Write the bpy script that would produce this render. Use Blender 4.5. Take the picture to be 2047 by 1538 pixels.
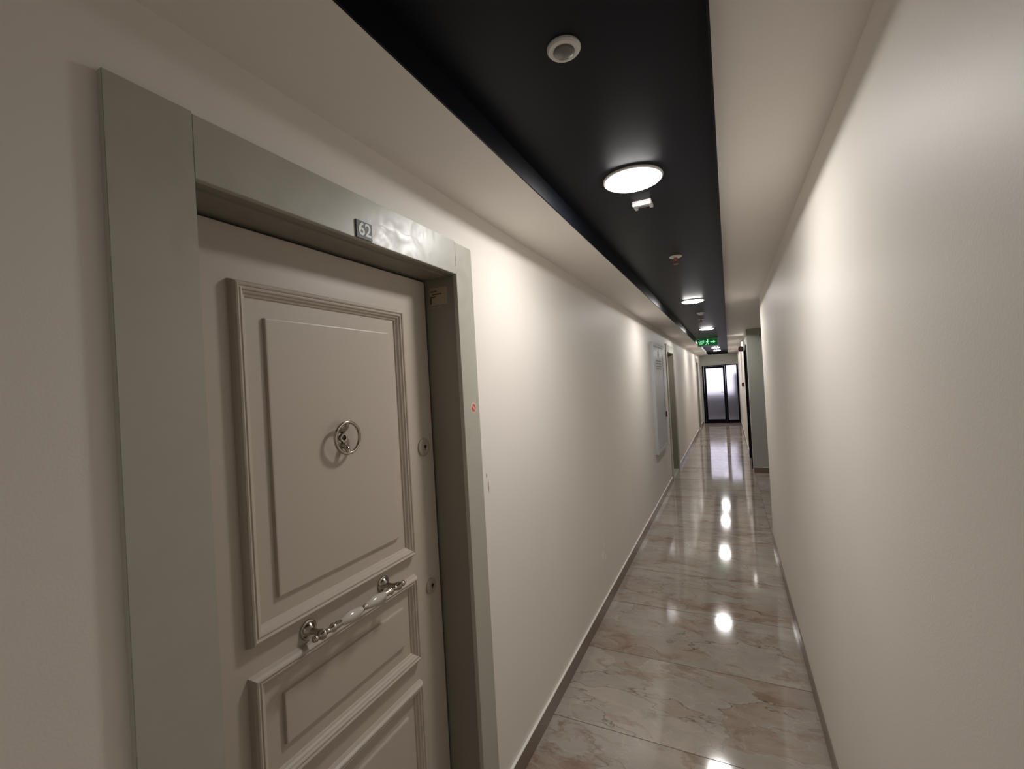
import bpy, bmesh, math, random
from mathutils import Vector, Matrix
random.seed(7)

# ------------------------------------------------------------------ scene, camera, world, exposure
for o in list(bpy.data.objects):
    bpy.data.objects.remove(o, do_unlink=True)
scn = bpy.context.scene
COL = scn.collection

EYE = 1.58                                   # camera height above the tiles
F_PX, YAW, PITCH, ROLL = 890.1, 0.4538, 0.0049, -0.0562
cam_d = bpy.data.cameras.new('camera')
cam_d.sensor_fit = 'HORIZONTAL'; cam_d.sensor_width = 36.0
cam_d.lens = F_PX / 2047.0 * 36.0
cam_d.clip_start = 0.02; cam_d.clip_end = 200
cam = bpy.data.objects.new('camera', cam_d); COL.objects.link(cam)
fwd = Vector((-math.sin(YAW), math.cos(YAW), 0)); rgt = Vector((math.cos(YAW), math.sin(YAW), 0)); up = Vector((0, 0, 1))
f2 = fwd*math.cos(PITCH) + up*math.sin(PITCH); u2 = up*math.cos(PITCH) - fwd*math.sin(PITCH)
r3 = rgt*math.cos(ROLL) + u2*math.sin(ROLL); u3 = u2*math.cos(ROLL) - rgt*math.sin(ROLL)
cam.matrix_world = Matrix(((r3.x, u3.x, -f2.x, 0), (r3.y, u3.y, -f2.y, 0), (r3.z, u3.z, -f2.z, EYE), (0, 0, 0, 1)))
scn.camera = cam

world = bpy.data.worlds.new('overcast_sky'); scn.world = world
world.use_nodes = True
bg = world.node_tree.nodes['Background']
bg.inputs[0].default_value = (0.80, 0.76, 0.92, 1); bg.inputs[1].default_value = 1.7   # pale overcast sky outside the end door

vs = scn.view_settings
vs.view_transform = 'Standard'; vs.look = 'None'; vs.gamma = 1.0; vs.use_curve_mapping = False
vs.exposure = 0.25
LAMP = 105.0                                 # radiance of the round opal ceiling lamps

# ------------------------------------------------------------------ materials
def new_mat(name):
    m = bpy.data.materials.new(name); m.use_nodes = True
    nt = m.node_tree; b = nt.nodes['Principled BSDF']
    return m, nt, b
def N(nt, kind, **kw):
    n = nt.nodes.new(kind)
    for k, v in kw.items():
        if k in n.inputs: n.inputs[k].default_value = v
        else: setattr(n, k, v)
    return n
def simple(name, col, rough=0.5, metal=0.0, bump=0.0, scale=200.0, var=0.0, coat=0.0, spec=0.5):
    m, nt, b = new_mat(name)
    b.inputs['Base Color'].default_value = (*col, 1); b.inputs['Roughness'].default_value = rough
    b.inputs['Metallic'].default_value = metal; b.inputs['Coat Weight'].default_value = coat
    b.inputs['Specular IOR Level'].default_value = spec
    tc = N(nt, 'ShaderNodeTexCoord')
    if var > 0:
        n = N(nt, 'ShaderNodeTexNoise', Scale=3.0, Detail=2.0)
        nt.links.new(tc.outputs['Object'], n.inputs['Vector'])
        mx = N(nt, 'ShaderNodeMix', data_type='RGBA')
        mx.inputs[6].default_value = (*[c*(1-var) for c in col], 1); mx.inputs[7].default_value = (*[min(1, c*(1+var)) for c in col], 1)
        nt.links.new(n.outputs['Fac'], mx.inputs[0]); nt.links.new(mx.outputs[2], b.inputs['Base Color'])
    if bump > 0:
        n = N(nt, 'ShaderNodeTexNoise', Scale=scale, Detail=0.0)
        nt.links.new(tc.outputs['Object'], n.inputs['Vector'])
        bp = N(nt, 'ShaderNodeBump', Strength=bump, Distance=0.001)
        nt.links.new(n.outputs['Fac'], bp.inputs['Height']); nt.links.new(bp.outputs[0], b.inputs['Normal'])
    return m
def emit(name, col, strength, base=(0.8, 0.8, 0.8)):
    m, nt, b = new_mat(name)
    b.inputs['Base Color'].default_value = (*base, 1)
    b.inputs['Emission Color'].default_value = (*col, 1); b.inputs['Emission Strength'].default_value = strength
    return m
def wall_paint(name, col):
    m, nt, b = new_mat(name)
    tc = N(nt, 'ShaderNodeTexCoord')
    n1 = N(nt, 'ShaderNodeTexNoise', Scale=1.7, Detail=1.0); n2 = N(nt, 'ShaderNodeTexNoise', Scale=260.0, Detail=0.0)
    for n in (n1, n2): nt.links.new(tc.outputs['Object'], n.inputs['Vector'])
    mx = N(nt, 'ShaderNodeMix', data_type='RGBA')
    mx.inputs[6].default_value = (*[c*0.96 for c in col], 1); mx.inputs[7].default_value = (*[c*1.04 for c in col], 1)
    nt.links.new(n1.outputs['Fac'], mx.inputs[0]); nt.links.new(mx.outputs[2], b.inputs['Base Color'])
    b.inputs['Roughness'].default_value = 0.5; b.inputs['Specular IOR Level'].default_value = 0.35
    bp = N(nt, 'ShaderNodeBump', Strength=0.12, Distance=0.0012)
    nt.links.new(n2.outputs['Fac'], bp.inputs['Height']); nt.links.new(bp.outputs[0], b.inputs['Normal'])
    return m
def marble_tile(name):
    m, nt, b = new_mat(name); L = nt.links.new
    tc = N(nt, 'ShaderNodeTexCoord'); oi = N(nt, 'ShaderNodeObjectInfo')
    # every tile carries another cut of the printed stone pattern
    mul = N(nt, 'ShaderNodeVectorMath', operation='SCALE'); mul.inputs[0].default_value = (13.7, 41.3, 7.9)
    L(oi.outputs['Random'], mul.inputs['Scale'])
    add = N(nt, 'ShaderNodeVectorMath', operation='ADD'); L(tc.outputs['Object'], add.inputs[0]); L(mul.outputs[0], add.inputs[1])
    mp = N(nt, 'ShaderNodeMapping'); mp.inputs['Scale'].default_value = (1.0, 2.1, 1.0); mp.inputs['Rotation'].default_value = (0, 0, 0.35)
    L(add.outputs[0], mp.inputs['Vector'])
    warp = N(nt, 'ShaderNodeTexNoise', Scale=2.2, Detail=4.0, Roughness=0.6); L(mp.outputs[0], warp.inputs['Vector'])
    ws = N(nt, 'ShaderNodeVectorMath', operation='MULTIPLY_ADD'); ws.inputs[1].default_value = (0.55, 0.55, 0.55)
    L(warp.outputs['Color'], ws.inputs[0]); L(mp.outputs[0], ws.inputs[2])
    # broad angular grey / beige patches
    vor = N(nt, 'ShaderNodeTexVoronoi', Scale=1.9); L(ws.outputs[0], vor.inputs['Vector'])
    sep = N(nt, 'ShaderNodeSeparateColor'); L(vor.outputs['Color'], sep.inputs[0])
    soft = N(nt, 'ShaderNodeTexNoise', Scale=2.6, Detail=5.0, Roughness=0.62); L(ws.outputs[0], soft.inputs['Vector'])
    mixf = N(nt, 'ShaderNodeMath', operation='MULTIPLY_ADD'); mixf.inputs[1].default_value = 0.35
    L(sep.outputs[0], mixf.inputs[0]); L(soft.outputs['Fac'], mixf.inputs[2])
    cr = N(nt, 'ShaderNodeValToRGB'); L(mixf.outputs[0], cr.inputs[0])
    e = cr.color_ramp; e.elements[0].position = 0.36; e.elements[0].color = (0.25, 0.178, 0.13, 1)
    e.elements[1].position = 0.98; e.elements[1].color = (0.47, 0.41, 0.345, 1)
    k = e.elements.new(0.53); k.color = (0.36, 0.295, 0.238, 1)
    k = e.elements.new(0.68); k.color = (0.37, 0.335, 0.292, 1)
    # brown streaks
    st = N(nt, 'ShaderNodeTexNoise', Scale=3.4, Detail=6.0, Roughness=0.68, Distortion=1.1); L(ws.outputs[0], st.inputs['Vector'])
    r2 = N(nt, 'ShaderNodeValToRGB'); L(st.outputs['Fac'], r2.inputs[0])
    r2.color_ramp.elements[0].position = 0.54; r2.color_ramp.elements[0].color = (0, 0, 0, 1)
    r2.color_ramp.elements[1].position = 0.72; r2.color_ramp.elements[1].color = (0.9, 0.9, 0.9, 1)
    m1 = N(nt, 'ShaderNodeMix', data_type='RGBA'); m1.inputs[7].default_value = (0.21, 0.12, 0.078, 1)
    L(r2.outputs[0], m1.inputs[0]); L(cr.outputs[0], m1.inputs[6])
    # thin dark cracks between the patches and pale hairlines
    ve = N(nt, 'ShaderNodeTexVoronoi', Scale=1.9, feature='DISTANCE_TO_EDGE'); L(ws.outputs[0], ve.inputs['Vector'])
    r3_ = N(nt, 'ShaderNodeValToRGB'); L(ve.outputs['Distance'], r3_.inputs[0])
    r3_.color_ramp.elements[0].position = 0.0; r3_.color_ramp.elements[0].color = (0.8, 0.8, 0.8, 1)
    r3_.color_ramp.elements[1].position = 0.012; r3_.color_ramp.elements[1].color = (0, 0, 0, 1)
    brk = N(nt, 'ShaderNodeMath', operation='MULTIPLY'); L(r3_.outputs[0], brk.inputs[0])
    bn = N(nt, 'ShaderNodeTexNoise', Scale=2.0); L(mp.outputs[0], bn.inputs['Vector'])
    bnr = N(nt, 'ShaderNodeMapRange'); bnr.inputs[1].default_value = 0.45; bnr.inputs[2].default_value = 0.62
    L(bn.outputs['Fac'], bnr.inputs[0]); L(bnr.outputs[0], brk.inputs[1])
    m2 = N(nt, 'ShaderNodeMix', data_type='RGBA'); m2.inputs[7].default_value = (0.10, 0.055, 0.035, 1)
    L(brk.outputs[0], m2.inputs[0]); L(m1.outputs[2], m2.inputs[6])
    vp = N(nt, 'ShaderNodeTexVoronoi', Scale=3.1, feature='DISTANCE_TO_EDGE')
    of = N(nt, 'ShaderNodeVectorMath', operation='ADD'); of.inputs[1].default_value = (3.3, 1.7, 0.4); L(ws.outputs[0], of.inputs[0]); L(of.outputs[0], vp.inputs['Vector'])
    r4 = N(nt, 'ShaderNodeValToRGB'); L(vp.outputs['Distance'], r4.inputs[0])
    r4.color_ramp.elements[0].position = 0.0; r4.color_ramp.elements[0].color = (0.45, 0.45, 0.45, 1)
    r4.color_ramp.elements[1].position = 0.02; r4.color_ramp.elements[1].color = (0, 0, 0, 1)
    pb = N(nt, 'ShaderNodeMath', operation='MULTIPLY'); L(r4.outputs[0], pb.inputs[0]); L(soft.outputs['Fac'], pb.inputs[1])
    m3 = N(nt, 'ShaderNodeMix', data_type='RGBA'); m3.inputs[7].default_value = (0.62, 0.55, 0.47, 1)
    L(pb.outputs[0], m3.inputs[0]); L(m2.outputs[2], m3.inputs[6])
    L(m3.outputs[2], b.inputs['Base Color'])
    b.inputs['Roughness'].default_value = 0.075
    b.inputs['Specular IOR Level'].default_value = 0.62
    wv = N(nt, 'ShaderNodeTexNoise', Scale=5.0, Detail=1.0); L(add.outputs[0], wv.inputs['Vector'])
    bp = N(nt, 'ShaderNodeBump', Strength=0.25, Distance=0.0012); L(wv.outputs['Fac'], bp.inputs['Height']); L(bp.outputs[0], b.inputs['Normal'])
    return m
def steel_paint(name, col, rough):
    """satin painted steel with pale wipe marks and scratches"""
    m, nt, b = new_mat(name); L = nt.links.new
    tc = N(nt, 'ShaderNodeTexCoord')
    n = N(nt, 'ShaderNodeTexNoise', Scale=14.0, Detail=3.0, Distortion=1.5); L(tc.outputs['Object'], n.inputs['Vector'])
    mr = N(nt, 'ShaderNodeMapRange'); mr.inputs[1].default_value = 0.35; mr.inputs[2].default_value = 0.75
    mr.inputs[3].default_value = rough-0.06; mr.inputs[4].default_value = rough+0.10
    L(n.outputs['Fac'], mr.inputs[0]); L(mr.outputs[0], b.inputs['Roughness'])
    mx = N(nt, 'ShaderNodeMix', data_type='RGBA'); mx.inputs[6].default_value = (*[c*0.95 for c in col], 1); mx.inputs[7].default_value = (*[c*1.06 for c in col], 1)
    L(n.outputs['Fac'], mx.inputs[0]); L(mx.outputs[2], b.inputs['Base Color'])
    b.inputs['Metallic'].default_value = 0.0; b.inputs['Specular IOR Level'].default_value = 0.85
    return m

M = {}
M['wall'] = wall_paint('beige_wall_paint', (0.80, 0.757, 0.70))
M['wall_grey'] = wall_paint('grey_green_wall_paint', (0.45, 0.455, 0.41))
M['gypsum'] = wall_paint('pale_gypsum_paint', (0.86, 0.82, 0.765))
M['black'] = simple('black_ceiling_paint', (0.006, 0.0075, 0.012), 0.42, bump=0.05, spec=0.14)
M['tile'] = marble_tile('polished_marble_tile')
M['grout'] = simple('brown_grout', (0.07, 0.055, 0.045), 0.8)
M['skirt'] = simple('brown_skirting_tile', (0.20, 0.155, 0.125), 0.25, var=0.12)
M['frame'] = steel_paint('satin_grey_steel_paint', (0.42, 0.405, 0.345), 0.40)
M['reveal'] = steel_paint('shaded_grey_steel_paint', (0.225, 0.205, 0.16), 0.42)  # frame paint darkened, shade inside the door recess put into the colour
M['leaf'] = simple('taupe_door_lacquer', (0.52, 0.455, 0.388), 0.42, var=0.03, bump=0.03, scale=400)
M['seal'] = simple('black_rubber_seal', (0.012, 0.011, 0.01), 0.6)
M['nickel'] = simple('polished_nickel', (0.48, 0.435, 0.375), 0.17, metal=1.0)
M['ivory'] = simple('ivory_glaze', (0.52, 0.47, 0.41), 0.18, coat=0.5)
M['dull_metal'] = simple('dull_lock_metal', (0.36, 0.31, 0.26), 0.45)
M['dark'] = simple('dark_hole', (0.01, 0.009, 0.008), 0.5)
M['plate'] = simple('dark_grey_plate', (0.075, 0.09, 0.085), 0.5)
M['white'] = simple('white_plastic', (0.74, 0.73, 0.70), 0.4)
M['lens'] = simple('grey_sensor_lens', (0.17, 0.16, 0.145), 0.3)
M['digit'] = simple('white_lettering', (0.88, 0.90, 0.88), 0.5)
M['sticker'] = simple('beige_sticker', (0.37, 0.31, 0.235), 0.5, var=0.15)
M['brown_ink'] = simple('brown_print', (0.10, 0.06, 0.03), 0.6)
M['red_ink'] = simple('faded_red_print', (0.52, 0.13, 0.09), 0.5)
M['cream_ink'] = simple('cream_print', (0.72, 0.62, 0.50), 0.5)
M['pink_ink'] = simple('pale_pink_print', (0.80, 0.50, 0.43), 0.5)
M['cabinet'] = simple('white_cabinet_paint', (0.50, 0.50, 0.505), 0.3)
M['cab_in'] = simple('grey_slot', (0.20, 0.20, 0.20), 0.5)
M['red'] = simple('dark_red_plastic', (0.10, 0.012, 0.014), 0.4)
M['copper'] = simple('red_sprinkler_brass', (0.36, 0.14, 0.10), 0.4, metal=0.4)
M['alu'] = simple('black_aluminium', (0.004, 0.0035, 0.005), 0.55, spec=0.06)
M['gloss_black'] = simple('black_glass', (0.008, 0.008, 0.009), 0.25)
M['green'] = emit('green_sign_face', (0.0, 0.30, 0.055), 0.16, (0.0, 0.03, 0.01))
M['green_lit'] = emit('lit_sign_symbol', (0.28, 1.0, 0.48), 0.85)
for k_ in ('green', 'green_lit'): M[k_].cycles.emission_sampling = 'NONE'      # too dim to light anything
M['sign_grey'] = simple('grey_sign_housing', (0.45, 0.47, 0.46), 0.4)
M['lamp'] = emit('lit_opal_diffuser', (1.0, 0.975, 0.945), LAMP, (0.9, 0.9, 0.9))
M['spot_lit'] = emit('lit_emergency_lens', (1.0, 0.97, 0.9), 6.0)
M['scuff'] = simple('pale_plaster_scuff', (0.93, 0.90, 0.86), 0.8)
M['stain'] = simple('brown_wall_stain', (0.36, 0.28, 0.20), 0.8)
M['concrete'] = simple('pale_concrete', (0.30, 0.29, 0.31), 0.8, var=0.1)
M['dark_concrete'] = simple('dark_render', (0.06, 0.056, 0.068), 0.8, var=0.1)
g, nt, b = new_mat('frosted_glass')
b.inputs['Base Color'].default_value = (0.95, 0.94, 0.97, 1); b.inputs['Transmission Weight'].default_value = 1.0
b.inputs['Roughness'].default_value = 0.36; b.inputs['IOR'].default_value = 1.4
b.inputs['Coat Weight'].default_value = 1.0; b.inputs['Coat Roughness'].default_value = 0.05
M['frost'] = g

# ------------------------------------------------------------------ mesh helpers (world coordinates)
def wloc(p):
    v = Vector((0, 0, 0))
    while p is not None:
        v += p.location; p = p.parent
    return v
def obj(name, bm, mat, parent=None, origin=None, smooth=False):
    me = bpy.data.meshes.new(name)
    off = wloc(parent) + (Vector(origin) - wloc(parent) if origin is not None else Vector((0, 0, 0)))
    bmesh.ops.translate(bm, verts=bm.verts, vec=-off)
    bmesh.ops.recalc_face_normals(bm, faces=bm.faces)
    bm.to_mesh(me); bm.free()
    me.materials.append(M[mat] if isinstance(mat, str) else mat)
    if smooth:
        for p in me.polygons: p.use_smooth = True
        try: me.set_sharp_from_angle(angle=math.radians(38))
        except Exception: pass
    o = bpy.data.objects.new(name, me); COL.objects.link(o)
    if parent is not None: o.parent = parent
    if origin is not None: o.location = Vector(origin) - wloc(parent)
    return o
def tag(o, label, cat, group=None, kind=None):
    o['label'] = label; o['category'] = cat
    if group: o['group'] = group
    if kind: o['kind'] = kind
    return o
def thing(name, label, cat, loc, group=None, kind=None):
    o = bpy.data.objects.new(name, None); COL.objects.link(o)
    o.location = loc; o.empty_display_size = 0.1
    return tag(o, label, cat, group, kind)
def box(x0, x1, y0, y1, z0, z1, bev=0.0, bm=None):
    t = bmesh.new()
    vs_ = [t.verts.new((x, y, z)) for x in (x0, x1) for y in (y0, y1) for z in (z0, z1)]
    for f in ((0, 1, 3, 2), (4, 6, 7, 5), (0, 4, 5, 1), (2, 3, 7, 6), (0, 2, 6, 4), (1, 5, 7, 3)):
        t.faces.new([vs_[i] for i in f])
    if bev > 0:
        bmesh.ops.bevel(t, geom=list(t.edges), offset=bev, segments=2, affect='EDGES', clamp_overlap=True)
    if bm is None: return t
    me = bpy.data.meshes.new('tmp'); t.to_mesh(me); t.free(); bm.from_mesh(me); bpy.data.meshes.remove(me)
    return bm
def axes(axis):
    a = Vector(axis).normalized()
    u = a.orthogonal().normalized()
    if abs(a.z) > 0.9: u = Vector((1, 0, 0))
    else: u = (Vector((0, 0, 1)) - a*a.z).normalized()
    return a, u, a.cross(u)
def lathe(org, axis, prof, seg=24, bm=None, cap=True):
    """prof: (distance along axis, radius)"""
    bm = bm or bmesh.new(); a, u, v = axes(axis); org = Vector(org); rings = []
    for d, r in prof:
        if r < 1e-6: rings.append([bm.verts.new(org + a*d)])
        else: rings.append([bm.verts.new(org + a*d + (u*math.cos(2*math.pi*i/seg) + v*math.sin(2*math.pi*i/seg))*r) for i in range(seg)])
    for A, B in zip(rings, rings[1:]):
        for i in range(seg):
            j = (i+1) % seg
            if len(A) == 1 and len(B) == 1: continue
            if len(A) == 1: bm.faces.new((A[0], B[j], B[i]))
            elif len(B) == 1: bm.faces.new((A[i], A[j], B[0]))
            else: bm.faces.new((A[i], A[j], B[j], B[i]))
    if cap:
        for R_ in (rings[0], rings[-1]):
            if len(R_) > 2: bm.faces.new(R_)
    return bm
def tube(pts, r, seg=10, bm=None):
    bm = bm or bmesh.new(); pts = [Vector(p) for p in pts]; rr = r if isinstance(r, (list, tuple)) else [r]*len(pts)
    rings = []; pu = None
    for i, p in enumerate(pts):
        t = (pts[min(i+1, len(pts)-1)] - pts[max(i-1, 0)]).normalized()
        if pu is None: pu = t.orthogonal().normalized()
        u = (pu - t*pu.dot(t)).normalized(); pu = u; v = t.cross(u)
        rings.append([bm.verts.new(p + (u*math.cos(2*math.pi*k/seg) + v*math.sin(2*math.pi*k/seg))*rr[i]) for k in range(seg)])
    for A, B in zip(rings, rings[1:]):
        for k in range(seg): bm.faces.new((A[k], A[(k+1) % seg], B[(k+1) % seg], B[k]))
    bm.faces.new(rings[0]); bm.faces.new(rings[-1])
    return bm
def torus(c, axis, R_, r, seg=40, sec=12, bm=None):
    bm = bm or bmesh.new(); a, u, v = axes(axis); c = Vector(c); rings = []
    for i in range(seg):
        t = 2*math.pi*i/seg; d = u*math.cos(t) + v*math.sin(t)
        rings.append([bm.verts.new(c + d*(R_ + r*math.cos(2*math.pi*k/sec)) + a*(r*math.sin(2*math.pi*k/sec))) for k in range(sec)])
    for i in range(seg):
        A, B = rings[i], rings[(i+1) % seg]
        for k in range(sec): bm.faces.new((A[k], A[(k+1) % sec], B[(k+1) % sec], B[k]))
    return bm
def ring_frame(y0, y1, z0, z1, xb, prof, cap=False, bm=None):
    """mitred rectangular moulding on a plane x=xb; prof: (inset from outer edge, height)"""
    bm = bm or bmesh.new(); rings = []
    for d, hgt in prof:
        rings.append([bm.verts.new((xb+hgt, y, z)) for y, z in ((y0+d, z0+d), (y1-d, z0+d), (y1-d, z1-d), (y0+d, z1-d))])
    for A, B in zip(rings, rings[1:]):
        for i in range(4): bm.faces.new((A[i], A[(i+1) % 4], B[(i+1) % 4], B[i]))
    if cap: bm.faces.new(rings[-1])
    return bm
def poly_prism(pts, thick, place, bm=None):
    """flat outline pts (u,v) extruded by thick; place(u,v,w) gives the world point"""
    bm = bm or bmesh.new()
    A = [bm.verts.new(place(u, v, 0)) for u, v in pts]; B = [bm.verts.new(place(u, v, thick)) for u, v in pts]
    bm.faces.new(A); bm.faces.new(B)
    n = len(pts)
    for i in range(n): bm.faces.new((A[i], A[(i+1) % n], B[(i+1) % n], B[i]))
    return bm
def text_bm(s, size, thick, place, spacing=1.0):
    """lettering as a mesh; place(u,v,w) maps centred text space to the world"""
    cu = bpy.data.curves.new('lettering', 'FONT'); cu.body = s; cu.size = size; cu.extrude = thick/2
    cu.align_x = 'CENTER'; cu.align_y = 'CENTER'; cu.space_character = spacing; cu.resolution_u = 4
    cu.offset = size*0.02
    to = bpy.data.objects.new('lettering', cu); COL.objects.link(to)
    bpy.context.view_layer.update()
    me = bpy.data.meshes.new_from_object(to.evaluated_get(bpy.context.evaluated_depsgraph_get()))
    bm = bmesh.new(); bm.from_mesh(me)
    for v in bm.verts: v.co = place(v.co.x, v.co.y, v.co.z + thick/2)
    bpy.data.objects.remove(to, do_unlink=True); bpy.data.curves.remove(cu); bpy.data.meshes.remove(me)
    return bm
def copy_tree(o, parent=None):
    c = o.copy(); COL.objects.link(c)
    if parent is not None: c.parent = parent
    for ch in [q for q in bpy.data.objects if q.parent == o]: copy_tree(ch, c)
    return c

# ------------------------------------------------------------------ layout (metres)
XL, XR = -0.8505, 0.2908            # faces of the left and right corridor walls
XR2 = 0.28                          # right wall beyond the lobby
YB, YE = -4.4, 16.15                # back and end of the corridor
LOB0, LOB1, LOBX = 4.78, 8.02, 2.4  # lobby opening on the right
CL, CR_, REC = 2.255, 2.285, 2.327  # left strip, right strip and black recess heights
SL, SR = -0.572, 0.003              # edges of the black recess
RECY1 = 15.95
TS, TY = 0.60, 1.978                # tile module and one known joint
DOORS = [(0.0, 1), (6.76, 2), (13.45, 3)]     # offsets along the left wall
DY0, DY1, DZ = 0.346, 1.428, 2.100   # outer casing of door 1
OY0, OY1, OZ = 0.474, 1.321, 1.984 # clear opening of door 1

# ------------------------------------------------------------------ shell
fl = obj('floor', box(XL-0.3, LOBX+0.2, YB-0.2, YE+0.3, -0.12, -0.0016), 'grout')
tag(fl, 'polished grey and brown marble tile floor of the corridor', 'floor', kind='structure')
def tile(x0, x1, y0, y1, base=None):
    gx = 0.0013
    cx, cy = (x0+x1)/2, (y0+y1)/2
    t = obj('tile', box(x0+gx, x1-gx, y0+gx, y1-gx, -0.0016, 0.0, 0.0007), 'tile', fl, origin=(cx, cy, -0.0008))
    t.rotation_euler = (random.uniform(-1, 1)*0.0006, random.uniform(-1, 1)*0.0004, 0)
    return t
k0 = math.floor((YB-TY)/TS)
y = TY + k0*TS
while y < YE:
    y0, y1 = max(y, YB), min(y+TS, YE)
    if y1-y0 > 0.03: tile(XL, XR, y0, y1)
    if y1 > LOB0 and y0 < LOB1:
        a_, b_ = max(y0, LOB0), min(y1, LOB1)
        if b_-a_ > 0.03:
            tile(XR, XR+1.2, a_, b_); tile(XR+1.2, LOBX, a_, b_)
    y += TS

def wall(name, bm, mat, label):
    return tag(obj(name, bm, mat), label, 'wall', kind='structure')
WT = 0.28
bm = bmesh.new()
ys = YB
for off, n in DOORS:
    box(XL-WT, XL, ys, OY0+off-0.06, 0, 2.42, bm=bm)
    box(XL-WT, XL, OY0+off-0.06, OY1+off+0.06, OZ+0.05, 2.42, bm=bm)
    ys = OY1+off+0.06
box(XL-WT, XL, ys, YE, 0, 2.42, bm=bm)
wall('wall_left', bm, 'wall', 'long beige painted wall holding the apartment doors')
wall('wall_right', box(XR, XR+0.2, YB, LOB0, 0, 2.42, 0.004), 'wall', 'plain beige painted wall along the right foreground')
wall('wall_lobby_near', box(XR+0.2, LOBX, LOB0-0.2, LOB0, 0, 2.42), 'wall', 'beige wall turning into the side lobby')
wall('wall_lobby_far', box(XR2, LOBX, LOB1, LOB1+0.16, 0, 2.42, 0.004), 'wall_grey', 'grey green wall facing the viewer beyond the lobby opening')
wall('wall_lobby_side', box(LOBX, LOBX+0.15, LOB0-0.2, LOB1+0.16, 0, 2.42), 'wall', 'beige wall closing the side lobby')
LY0, LY1, LZ = 8.32, 9.5, 2.06      # dark lift opening
bm = bmesh.new()
box(XR2, XR2+0.3, LOB1+0.16, LY0, 0, 2.42, bm=bm); box(XR2, XR2+0.3, LY0, LY1, LZ, 2.42, bm=bm); box(XR2, XR2+0.3, LY1, YE, 0, 2.42, bm=bm)
box(XR2+0.2, XR2+0.3, LY0, LY1, 0, LZ, bm=bm)
wall('wall_right_far', bm, 'wall', 'pale beige wall beyond the lobby with the black lift door')
EX0, EX1, EZ = -0.80, 0.268, 1.915
bm = bmesh.new()
box(XL-WT, EX0, YE, YE+0.2, 0, 2.42, bm=bm); box(EX1, XR2+0.3, YE, YE+0.2, 0, 2.42, bm=bm); box(EX0, EX1, YE, YE+0.2, EZ, 2.42, bm=bm)
wall('wall_end', bm, 'wall_grey', 'end wall above and around the black framed glass door')
wall('wall_back', box(XL-WT, XR+0.2, YB-0.15, YB, 0, 2.42), 'wall', 'beige wall closing the corridor behind the viewer')

def ceil(name, bm, mat, label):
    return tag(obj(name, bm, mat), label, 'ceiling', kind='structure')
bm = bmesh.new()
box(XL-WT, SL, YB, YE, CL, 2.42, 0.0, bm); ceil('ceiling_left', bm, 'gypsum', 'pale dropped ceiling strip along the left wall')
bm = bmesh.new()
box(SR, LOBX, YB, YE, CR_, 2.42, 0.0, bm); ceil('ceiling_right', bm, 'gypsum', 'pale dropped ceiling strip along the right wall')
bm = bmesh.new(); box(SL, SR, RECY1, YE, CL, 2.42, bm=bm); ceil('ceiling_end', bm, 'gypsum', 'short pale ceiling piece closing the black recess at the end')
bm = bmesh.new()
box(SL, SR, YB, RECY1, REC, 2.42, bm=bm); box(SL, SL+0.005, YB, RECY1, CL-0.001, REC, bm=bm); box(SR-0.005, SR, YB, RECY1, CL-0.001, REC, bm=bm)
box(SL, SR, RECY1-0.005, RECY1, CL-0.001, REC, bm=bm)
ceil('ceiling', bm, 'black', 'black recessed ceiling channel carrying the round lamps')
ceil('ceiling_slab', box(XL-WT-0.1, LOBX+0.3, YB-0.2, YE+0.3, 2.42, 2.52), 'concrete', 'hidden concrete slab above the dropped ceiling')

# skirting tiles: brown face, pale ledge of filler on top
def skirt(name, x0, x1, y0, y1, label, filler=True):
    o = tag(obj(name, box(x0, x1, y0, y1, 0, 0.082, 0.0015), 'skirt'), label, 'baseboard', kind='structure')
    if filler: obj('top_filler', box(x0+0.0005, x1-0.0005, y0, y1, 0.082, 0.0845), 'gypsum', o)
    return o
segs = [YB]
for off, n in DOORS: segs += [DY0+off, DY1+off]
segs.append(YE)
lab = ['brown skirting tile at the wall before door 62', 'brown skirting tile between door 62 and the second apartment door', 'brown skirting tile between the second and third apartment doors', 'brown skirting tile past the third apartment door']
for i in range(0, len(segs), 2):
    skirt('baseboard_left', XL, XL+0.012, segs[i], segs[i+1], lab[i//2])
skirt('baseboard_right', XR-0.006, XR, YB, LOB0, 'brown skirting tile along the right foreground wall', False)
skirt('baseboard_lobby', XR2, LOBX, LOB1-0.011, LOB1, 'dark skirting tile under the grey lobby wall')
skirt('baseboard_lobby_side', LOBX-0.011, LOBX, LOB0, LOB1-0.011, 'dark skirting tile along the side wall of the lobby')
skirt('baseboard_right_far', XR2-0.009, XR2, LY1+0.06, YE, 'brown skirting tile beyond the black lift door')

# ------------------------------------------------------------------ apartment doors
XD = -0.972      # leaf plane
XF = XL+0.014    # casing front
d1 = thing('door_1', 'taupe panelled apartment door numbered 62 in a grey steel frame', 'door', (XL, 0.893, 0), 'apartment doors on the left wall', 'structure')
def lip(y0, y1, z0, z1, name):
    return obj(name, box(XL-0.001, XF, y0, y1, z0, z1, 0.0009), 'frame', d1)
jl = lip(DY0, OY0, 0, DZ+0.004, 'casing')
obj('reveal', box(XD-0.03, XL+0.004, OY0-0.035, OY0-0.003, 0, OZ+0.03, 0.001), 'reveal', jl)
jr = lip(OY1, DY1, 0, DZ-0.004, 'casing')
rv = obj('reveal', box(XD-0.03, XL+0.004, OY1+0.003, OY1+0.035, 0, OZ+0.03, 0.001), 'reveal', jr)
ln = lip(OY0, OY1, OZ, DZ, 'lintel')
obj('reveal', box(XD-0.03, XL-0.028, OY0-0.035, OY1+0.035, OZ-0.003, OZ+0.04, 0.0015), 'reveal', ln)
obj('reveal', box(XL-0.028, XL+0.004, OY0-0.003, OY1+0.003, OZ+0.0005, OZ+0.04, 0.0008), 'reveal', ln)
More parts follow.
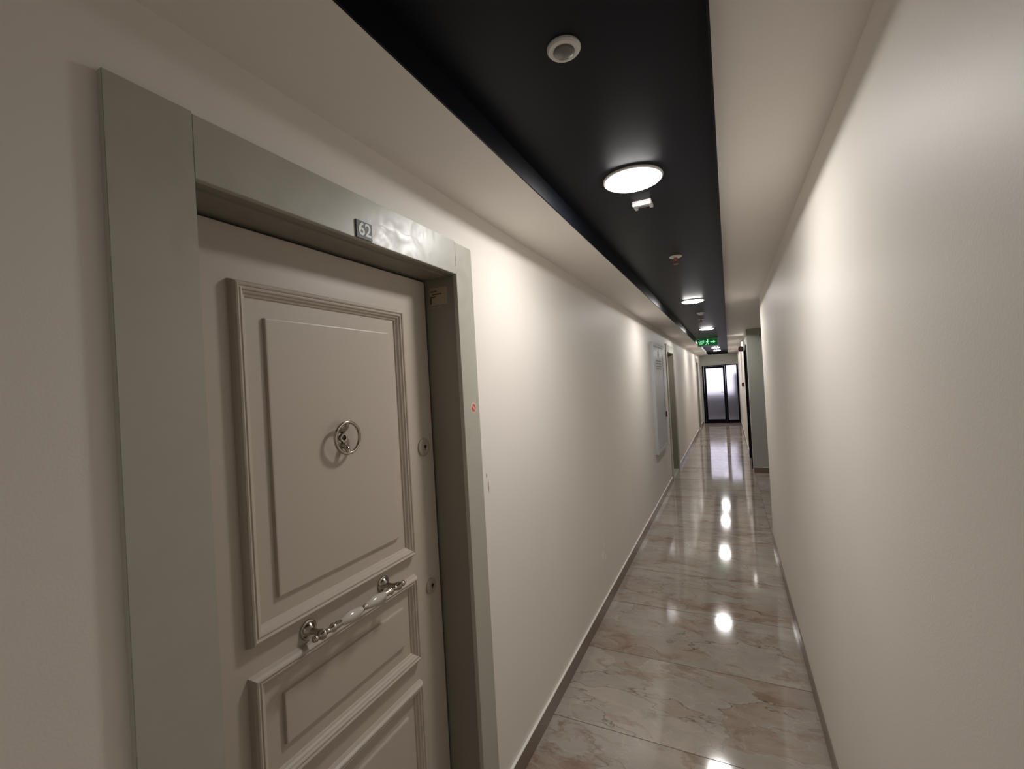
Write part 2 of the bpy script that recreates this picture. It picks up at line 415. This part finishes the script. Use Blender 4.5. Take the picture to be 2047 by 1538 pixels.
obj('seal', box(XD-0.02, XD-0.012, OY0-0.01, OY1+0.01, 0.0, OZ+0.012), 'seal', d1)
leaf = obj('leaf', box(XD-0.011, XD, OY0-0.001, OY1-0.006, 0.006, OZ-0.010, 0.002), 'leaf', d1)
obj('threshold', box(XD-0.03, XL+0.006, OY0-0.003, OY1+0.003, 0.0, 0.016, 0.003), 'frame', d1)
MOULD = [(0, 0), (0.003, 0.013), (0.007, 0.0195), (0.0105, 0.021), (0.0135, 0.0195), (0.0148, 0.0165), (0.0172, 0.0165), (0.0185, 0.0185), (0.0215, 0.0175), (0.0235, 0.0135), (0.0275, 0.0115), (0.0305, 0.006), (0.0345, 0.004), (0.036, 0.0)]
FIELD = [(0, 0), (0.0012, 0.0078), (0.004, 0.0085)]
for z0, z1 in ((1.042, 1.852), (0.700, 0.978), (0.150, 0.632)):
    mo = obj('moulding', ring_frame(0.604, 1.172, z0, z1, XD, MOULD), 'leaf', leaf)
    obj('raised_field', ring_frame(0.683, 1.103, z0+0.079, z1-0.079, XD, FIELD, True), 'leaf', leaf)
# pull handle
hx, hz = XD+0.055, 1.006
HP = [(0.726, 0), (0.728, 0.0035), (0.732, 0.0060), (0.737, 0.0066), (0.742, 0.0052), (0.745, 0.0042), (0.748, 0.0070), (0.753, 0.0096), (0.759, 0.0096), (0.763, 0.0068), (0.768, 0.0050), (0.776, 0.0048), (0.783, 0.0070), (0.788, 0.0088), (0.793, 0.0080), (0.797, 0.0066), (0.803, 0.0072), (0.806, 0.0064), (0.895, 0.0052), (0.899, 0.0064)]
cy_ = 0.8935
HP2 = HP + [(2*cy_ + 0.0 - yy, rr) for yy, rr in reversed(HP)]
HP2 = sorted(HP2, key=lambda q: q[0])
dyh = 0.0
hd = obj('pull_handle', lathe((hx, 0, hz), (0, 1, 0), [(q, r*1.28) for q, r in HP2], 20), 'nickel', d1, smooth=True)
for gy in (0.849, 0.938):
    prof = [(-0.041, 0.0066)] + [(-0.041+0.082*i/12, 0.0066+0.0078*math.sin(math.pi*i/12)) for i in range(1, 12)] + [(0.041, 0.0066)]
    obj('grip', lathe((hx, gy, hz), (0, 1, 0), prof, 20), 'ivory', hd, smooth=True)
for gy in (0.760, 1.027):
    obj('post', lathe((XD, gy, hz), (1, 0, 0), [(0.008, 0.0105), (0.02, 0.0075), (0.034, 0.0068), (0.046, 0.0095), (0.055, 0.0112)], 18), 'nickel', hd, smooth=True)
    obj('rosette', lathe((XD, gy, hz), (1, 0, 0), [(0.0, 0.024), (0.003, 0.024), (0.005, 0.022), (0.0055, 0.020), (0.009, 0.018), (0.014, 0.012), (0.017, 0.0086)], 28), 'nickel', hd, smooth=True)
# ring knocker round the peephole
ky, kz = 0.893, 1.466
kn = obj('knocker', torus((XD+0.030, ky, kz), (1, 0, 0), 0.0425, 0.0046), 'nickel', d1, smooth=True)
obj('bracket', lathe((XD, ky, kz), (1, 0, 0), [(0, 0.026), (0.003, 0.026), (0.007, 0.021), (0.009, 0.014)], 28), 'nickel', kn, smooth=True)
obj('peephole', lathe((XD, ky, kz), (1, 0, 0), [(0.008, 0.0125), (0.015, 0.0125), (0.0165, 0.011), (0.0165, 0.0075), (0.0125, 0.007)], 22), 'nickel', kn, smooth=True)
obj('peephole_lens', lathe((XD, ky, kz), (1, 0, 0), [(0.0126, 0.007), (0.0145, 0.004), (0.015, 0.0)], 18, cap=False), 'dark', kn, smooth=True)
for s in (1, -1):
    pts = []
    for i in range(9):
        t = i/8
        pts.append((XD+0.006+0.024*math.sin(t*math.pi/2), ky, kz + s*(0.020+0.0225*(1-math.cos(t*math.pi/2)))))
    obj('strap', tube(pts, [0.0085-0.003*(i/8) for i in range(9)], 12), 'nickel', kn, smooth=True)
# locks
for ly, lz, lr in ((1.259, 1.386, 0.031), (1.257, 0.902, 0.026)):
    lk = obj('lock', lathe((XD, ly, lz), (1, 0, 0), [(0, lr), (0.004, lr), (0.0058, lr*0.93), (0.0062, lr*0.55), (0.0052, lr*0.5)], 30), 'dull_metal', d1, smooth=True)
    bmk = lathe((XD, ly+0.004, lz+0.002), (1, 0, 0), [(0.0058, 0.0062), (0.0064, 0.006)], 16); box(XD+0.0058, XD+0.0064, ly+0.0025, ly+0.0055, lz-0.010, lz, bm=bmk)
    obj('keyhole', bmk, 'dark', lk)
d1_parts_shared = [q for q in bpy.data.objects if q.parent == d1]
# copies further along the corridor (before the pieces only door 62 has)
d2 = copy_tree(d1); d2.name = 'door_2'; d2.location.y += DOORS[1][0]
d2['label'] = 'second apartment door, just past the tall white wall cabinet'
d3 = copy_tree(d1); d3.name = 'door_3'; d3.location.y += DOORS[2][0]
d3['label'] = 'third apartment door, farthest along the left wall near the glass door'
# number plate
pl = obj('number_plate', box(XF, XF+0.004, 0.855, 0.911, OZ+0.001, OZ+0.047, 0.0006), 'plate', d1)
obj('digits', text_bm('62', 0.047, 0.0006, lambda u, v, w: Vector((XF+0.004+w, 0.884+u*0.98, OZ+0.0245+v)), 1.0), 'digit', pl)
# round sticker: cigarette crossed out, faded
sy, sz = 1.387, 1.512
st = obj('round_sticker', lathe((XF, sy, sz), (1, 0, 0), [(0, 0.0185), (0.0004, 0.0185)], 30), 'cream_ink', d1)
obj('sticker_disc', lathe((XF, sy, sz-0.001), (1, 0, 0), [(0.0004, 0.0148), (0.0007, 0.0148)], 28), 'red_ink', st)
SP = lambda u, v, w: Vector((XF+0.0007+w, sy+u, sz-0.001+v))
obj('sticker_bar', poly_prism([(-0.0115, 0.008), (-0.0085, 0.0105), (0.0115, -0.006), (0.0085, -0.0095)], 0.0003, SP), 'pink_ink', st)
obj('sticker_cigarette', poly_prism([(-0.0115, -0.0005), (-0.0065, -0.0005), (-0.0065, -0.0045), (-0.0115, -0.0045)], 0.0002, SP), 'brown_ink', st)
# faded label on the jamb
JS = lambda u, v, w: Vector((u, OY1+0.003-w, v))
lb = obj('paper_label', poly_prism([(-0.957, 1.888), (-0.882, 1.888), (-0.880, 1.948), (-0.955, 1.951)], 0.0005, JS), 'sticker', d1)
for u0, u1, v0, v1 in ((-0.952, -0.925, 1.934, 1.939), (-0.945, -0.905, 1.924, 1.9285), (-0.955, -0.93, 1.916, 1.920), (-0.956, -0.948, 1.893, 1.915)):
    obj('print_line', poly_prism([(u0, v0), (u1, v0), (u1, v1), (u0, v1)], 0.0002, lambda u, v, w: Vector((u, OY1+0.0025-w, v))), 'brown_ink', lb)
for u0, u1 in ((-0.955, -0.935), (-0.925, -0.908)):
    obj('tape_scrap', poly_prism([(u0, 1.877), (u1, 1.877), (u1, 1.8805), (u0, 1.8805)], 0.0004, JS), 'sticker', d1)
# pale scratches wiped across the lintel
for pts in ([(1.005, 2.062), (1.03, 2.050), (1.055, 2.044), (1.075, 2.050), (1.11, 2.048)], [(0.93, 2.040), (0.96, 2.043), (0.985, 2.036)], [(1.0, 2.02), (1.03, 2.024), (1.05, 2.02)]):
    w_ = 0.0013
    up_ = [(u, v+w_) for u, v in pts]; dn = [(u, v-w_*0.4) for u, v in reversed(pts)]
    obj('scratch', poly_prism(up_+dn, 0.0001, lambda u, v, w: Vector((XF+w, u, v))), 'sign_grey', ln)

# ------------------------------------------------------------------ end glass door
d4 = thing('door_4', 'black aluminium framed frosted glass door at the corridor end', 'door', ((EX0+EX1)/2, YE, 0), None, 'structure')
fy0, fy1 = YE-0.015, YE+0.055
def bar(name, x0, x1, z0, z1, par=d4, ya=fy0, yb=fy1, mat='alu'):
    return obj(name, box(x0, x1, ya, yb, z0, z1, 0.003), mat, par)
bar('frame_post', EX0, EX0+0.045, 0, EZ); bar('frame_post', EX1-0.045, EX1, 0, EZ); bar('mullion', -0.115, -0.075, 0, EZ)
bar('frame_head', EX0+0.045, EX1-0.045, EZ-0.03, EZ); bar('frame_sill', EX0+0.045, EX1-0.045, 0, 0.035)
lf = bar('leaf_stile', EX0+0.05, EX0+0.115, 0.037, EZ-0.032); bar('leaf_stile', -0.175, -0.118, 0.037, EZ-0.032)
bar('leaf_rail', EX0+0.115, -0.175, EZ-0.095, EZ-0.032); bar('leaf_rail', EX0+0.115, -0.175, 0.037, 0.125)
bar('side_rail', -0.075, EX1-0.045, 0.035, 0.10)
for x0, x1, z0, z1 in ((EX0+0.112, -0.172, 0.122, EZ-0.092), (-0.077, EX1-0.043, 0.098, EZ-0.028)):
    obj('pane', box(x0, x1, YE+0.018, YE+0.024, z0, z1), 'frost', d4)
hb = tube([(-0.148, fy0, 1.02), (-0.148, fy0-0.05, 1.02), (-0.150, fy0-0.055, 1.02), (-0.26, fy0-0.055, 1.02)], 0.009, 10)
obj('lever_handle', hb, 'alu', d4, smooth=True)
# balcony outside
tag(obj('floor_balcony', box(-3, 3, YE+0.2, YE+3.0, -0.12, -0.03), 'concrete'), 'grey balcony floor outside the glass door', 'floor', kind='structure')
tag(obj('wall_balcony', box(-3, 3, YE+1.5, YE+1.65, -0.1, 0.93), 'dark_concrete'), 'dark balcony parapet behind the frosted glass', 'wall', kind='structure')
tag(obj('wall_balcony_side', box(0.13, 0.9, YE+0.75, YE+1.3, -0.1, 1.62), 'dark_concrete'), 'dark masonry pier behind the narrow side pane', 'wall', kind='structure')

# ------------------------------------------------------------------ black lift door on the right
d5 = thing('door_5', 'black lift door set in the right wall beyond the lobby', 'door', (XR2, (LY0+LY1)/2, 0), None, 'structure')
for y0, y1, z0, z1, n in ((LY0, LY0+0.07, 0, LZ, 'frame_post'), (LY1-0.07, LY1, 0, LZ, 'frame_post'), (LY0+0.07, LY1-0.07, LZ-0.07, LZ, 'frame_head')):
    obj(n, box(XR2-0.012, XR2+0.15, y0, y1, z0, z1, 0.003), 'alu', d5)
ym = (LY0+LY1)/2
for y0, y1 in ((LY0+0.07, ym-0.002), (ym+0.002, LY1-0.07)):
    obj('sliding_leaf', box(XR2+0.06, XR2+0.085, y0, y1, 0.004, LZ-0.07, 0.002), 'gloss_black', d5)

# ------------------------------------------------------------------ ceiling fittings
cxl = -0.283
lamp_y = [-2.2, 1.70, 4.74, 7.72, 10.75, 13.1, 14.7]
lamp_lab = ['round lit ceiling lamp behind the viewer', 'round lit ceiling lamp nearest the viewer, beside the small square emergency fitting', 'round lit ceiling lamp, second from the viewer, just past the sprinkler',
            'round lit ceiling lamp, third from the viewer, just before the green exit sign', 'round lit ceiling lamp hidden behind the green exit sign',
            'round lit ceiling lamp just beyond the green exit sign', 'round lit ceiling lamp farthest away, nearest the glass door']
for ly, lb_ in zip(lamp_y, lamp_lab):
    t = thing('ceiling_lamp', lb_, 'lamp', (cxl, ly, REC), 'round lamps in the black ceiling recess')
    obj('rim', lathe((cxl, ly, REC), (0, 0, -1), [(0, 0.108), (0.004, 0.108), (0.008, 0.104), (0.0085, 0.0955), (0.004, 0.094)], 40, cap=False), 'white', t, smooth=True)
    obj('diffuser', lathe((cxl, ly, REC), (0, 0, -1), [(0.004, 0.0952), (0.0105, 0.0945), (0.0135, 0.088), (0.0168, 0.0)], 24, cap=False), 'lamp', t, smooth=True)
# motion sensor
t = thing('motion_sensor', 'round white motion sensor with grey lens on the black ceiling', 'sensor', (-0.292, 0.957, REC))
obj('bezel', lathe((-0.292, 0.957, REC), (0, 0, -1), [(0, 0.0375), (0.004, 0.0375), (0.008, 0.034), (0.0095, 0.026), (0.0085, 0.0235)], 36, cap=False), 'white', t, smooth=True)
obj('lens', lathe((-0.292, 0.957, REC), (0, 0, -1), [(0.007, 0.0238), (0.012, 0.0215), (0.0155, 0.014), (0.017, 0.0)], 24, cap=False), 'lens', t, smooth=True)
# small square emergency fitting
ex, ey = -0.290, 1.957
t = thing('emergency_fitting', 'small square white emergency light fitting beside the nearest lamp', 'lamp', (ex, ey, REC))
obj('base_plate', box(ex-0.038, ex+0.038, ey-0.036, ey+0.036, REC-0.006, REC, 0.001), 'white', t)
obj('housing', box(ex-0.038, ex+0.038, ey-0.036, ey-0.016, REC-0.02, REC-0.006, 0.002), 'white', t)
for s in (-1, 1): obj('side_rib', box(ex+s*0.031-0.007, ex+s*0.031+0.007, ey-0.016, ey+0.036, REC-0.014, REC-0.006, 0.0015), 'white', t)
obj('lens', box(ex-0.023, ex+0.023, ey-0.014, ey+0.030, REC-0.009, REC-0.006, 0.001), 'lens', t)
# sprinklers
def sprinkler(x, y, label):
    t = thing('sprinkler', label, 'sprinkler', (x, y, REC), 'sprinklers on the black ceiling')
    obj('escutcheon', lathe((x, y, REC), (0, 0, -1), [(0, 0.038), (0.003, 0.038), (0.007, 0.030), (0.009, 0.014)], 28), 'white', t, smooth=True)
    b_ = lathe((x, y, REC), (0, 0, -1), [(0.008, 0.011), (0.022, 0.010), (0.026, 0.007)], 14)
    for s in (-1, 1): tube([(x+s*0.009, y, REC-0.022), (x+s*0.014, y, REC-0.032), (x+s*0.004, y, REC-0.046)], 0.0028, 8, b_)
    obj('body', b_, 'copper', t, smooth=True)
    obj('deflector', lathe((x, y, REC), (0, 0, -1), [(0.046, 0.016), (0.0485, 0.016)], 16), 'copper', t)
sprinkler(-0.258, 2.93, 'small red and white sprinkler head between the first and second lamps')
sprinkler(-0.292, 6.35, 'tiny red sprinkler head between the second and third lamps')
t = thing('smoke_detector', 'small pale disc smoke detector just past the second lamp', 'smoke detector', (-0.262, 5.72, REC))
obj('base', lathe((-0.262, 5.72, REC), (0, 0, -1), [(0, 0.045), (0.008, 0.045), (0.010, 0.04)], 28), 'white', t, smooth=True)
obj('chamber', lathe((-0.262, 5.72, REC), (0, 0, -1), [(0.010, 0.034), (0.020, 0.032), (0.027, 0.022), (0.028, 0.0)], 24, cap=False), 'white', t, smooth=True)
# exit sign
gx0, gx1, gy, gz0, gz1 = -0.535, -0.168, 9.75, 2.187, 2.312
t = thing('exit_sign', 'green lit exit sign with running figure and arrow under the black ceiling', 'sign', ((gx0+gx1)/2, gy, gz1))
obj('panel', box(gx0, gx1, gy, gy+0.03, gz0, gz1, 0.002), 'green', t)
obj('top_rail', box(gx0, gx1+0.005, gy-0.006, gy+0.036, gz1, REC, 0.001), 'sign_grey', t)
obj('bottom_rail', box(gx0-0.003, gx1+0.008, gy-0.008, gy+0.038, gz0-0.016, gz0, 0.002), 'sign_grey', t)
GP = lambda u, v, w: Vector((gx0+u, gy-0.0008-w, gz0+v))
obj('lettering', text_bm('ÇIKIŞ', 0.050, 0.001, lambda u, v, w: GP(0.072+u*0.86, 0.082+v, w)), 'green_lit', t)
obj('lettering', text_bm('EXIT', 0.036, 0.001, lambda u, v, w: GP(0.072+u*1.05, 0.036+v, w)), 'green_lit', t)
fg = bmesh.new(); fx, fz = 0.178, 0.012
poly_prism([(fx+0.012*math.cos(i*math.pi/6)+0.008, fz+0.094+0.012*math.sin(i*math.pi/6)) for i in range(12)], 0.001, GP, fg)
for P_ in ([(0.0, 0.078), (0.018, 0.080), (0.010, 0.044), (-0.010, 0.046)], [(0.014, 0.078), (0.034, 0.060), (0.030, 0.054), (0.010, 0.068)], [(0.0, 0.078), (-0.024, 0.066), (-0.024, 0.052), (-0.017, 0.052), (-0.017, 0.062), (0.002, 0.068)],
           [(0.010, 0.046), (0.026, 0.026), (0.022, 0.004), (0.014, 0.004), (0.016, 0.024), (-0.002, 0.044)], [(-0.010, 0.048), (-0.012, 0.024), (-0.034, 0.012), (-0.034, 0.004), (-0.004, 0.018), (0.004, 0.044)]):
    poly_prism([(fx+u, fz+v) for u, v in P_], 0.001, GP, fg)
obj('running_figure', fg, 'green_lit', t)
obj('arrow', poly_prism([(0.235, 0.057), (0.290, 0.057), (0.290, 0.036), (0.328, 0.066), (0.290, 0.096), (0.290, 0.075), (0.235, 0.075)], 0.001, GP), 'green_lit', t)

# ------------------------------------------------------------------ wall fittings
c0, c1, cz0, cz1, cx1 = 5.62, 6.55, 0.650, 2.035, XL+0.04
t = thing('wall_cabinet', 'tall shallow white metal cabinet on the left wall before the second door', 'cabinet', (XL, (c0+c1)/2, cz0))
obj('body', box(XL, cx1-0.012, c0, c1, cz0, cz1, 0.002), 'cabinet', t)
for y0, y1, z0, z1 in ((c0, c0+0.05, cz0, cz1), (c1-0.12, c1, cz0, cz1)): obj('stile', box(cx1-0.012, cx1, y0, y1, z0, z1, 0.002), 'cabinet', t)
for z0, z1 in ((cz0, cz0+0.05), (cz1-0.05, cz1)): obj('rail', box(cx1-0.012, cx1, c0+0.05, c1-0.12, z0, z1, 0.002), 'cabinet', t)
dr = obj('door', box(cx1-0.011, cx1-0.003, c0+0.053, c1-0.123, cz0+0.053, cz1-0.053, 0.0015), 'cabinet', t)
obj('warning_mark', lathe((cx1-0.003, (c0+c1)/2-0.03, 1.90), (1, 0, 0), [(0, 0.045), (0.0008, 0.045)], 24), 'cab_in', dr)
for i in range(4): obj('vent_slot', box(cx1-0.0032, cx1-0.0022, c0+0.2, c1-0.28, 1.80-i*0.035, 1.812-i*0.035), 'cab_in', dr)
obj('pull_recess', box(cx1-0.0032, cx1-0.002, c1-0.165, c1-0.14, 1.02, 1.30), 'cab_in', dr)
obj('latch', box(cx1, cx1+0.012, c1-0.075, c1-0.035, 1.04, 1.12, 0.003), 'dark', t)
# sounder, call point and wall light beyond the lift
t = thing('alarm_sounder', 'dark red fire alarm sounder high on the far right wall', 'alarm', (XR2, 10.2, 2.03))
obj('housing', box(XR2-0.075, XR2, 10.13, 10.27, 2.035, 2.135, 0.008), 'red', t)
obj('grille', lathe((XR2-0.075, 10.2, 2.085), (-1, 0, 0), [(0, 0.035), (0.006, 0.035), (0.010, 0.02)], 20), 'red', t, smooth=True)
t = thing('call_point', 'small dark red fire call point on the far right wall', 'call point', (XR2, 10.6, 1.34))
obj('back_box', box(XR2-0.045, XR2, 10.55, 10.65, 1.305, 1.395, 0.005), 'red', t)
obj('push_plate', box(XR2-0.049, XR2-0.045, 10.57, 10.63, 1.325, 1.372, 0.002), 'dark', t)
t = thing('emergency_wall_light', 'small bright white emergency light above the black lift door', 'lamp', (XR2, 9.05, 2.10))
obj('housing', box(XR2-0.03, XR2, 8.93, 9.17, 2.075, 2.155, 0.006), 'white', t)
obj('lens', box(XR2-0.052, XR2-0.03, 8.94, 9.16, 2.08, 2.15, 0.008), 'spot_lit', t)

# ------------------------------------------------------------------ marks on the walls (children of the wall they are on)
wl = bpy.data.objects['wall_left']
def blot(name, y, z, ry, rz, mat, seed, n=14):
    rnd = random.Random(seed)
    pts = [(y+ry*math.cos(2*math.pi*i/n)*rnd.uniform(0.45, 1.0), z+rz*math.sin(2*math.pi*i/n)*rnd.uniform(0.45, 1.0)) for i in range(n)]
    obj(name, poly_prism(pts, 0.00025, lambda u, v, w: Vector((XL+w, u, v))), mat, wl)
blot('scuff', 3.03, 0.375, 0.035, 0.04, 'scuff', 1); blot('scuff', 3.07, 0.44, 0.008, 0.05, 'scuff', 2); blot('scuff', 3.10, 0.34, 0.012, 0.03, 'scuff', 3)
blot('stain_mark', 1.488, 1.205, 0.006, 0.03, 'stain', 4); blot('stain_mark', 1.478, 1.245, 0.004, 0.012, 'stain', 5)
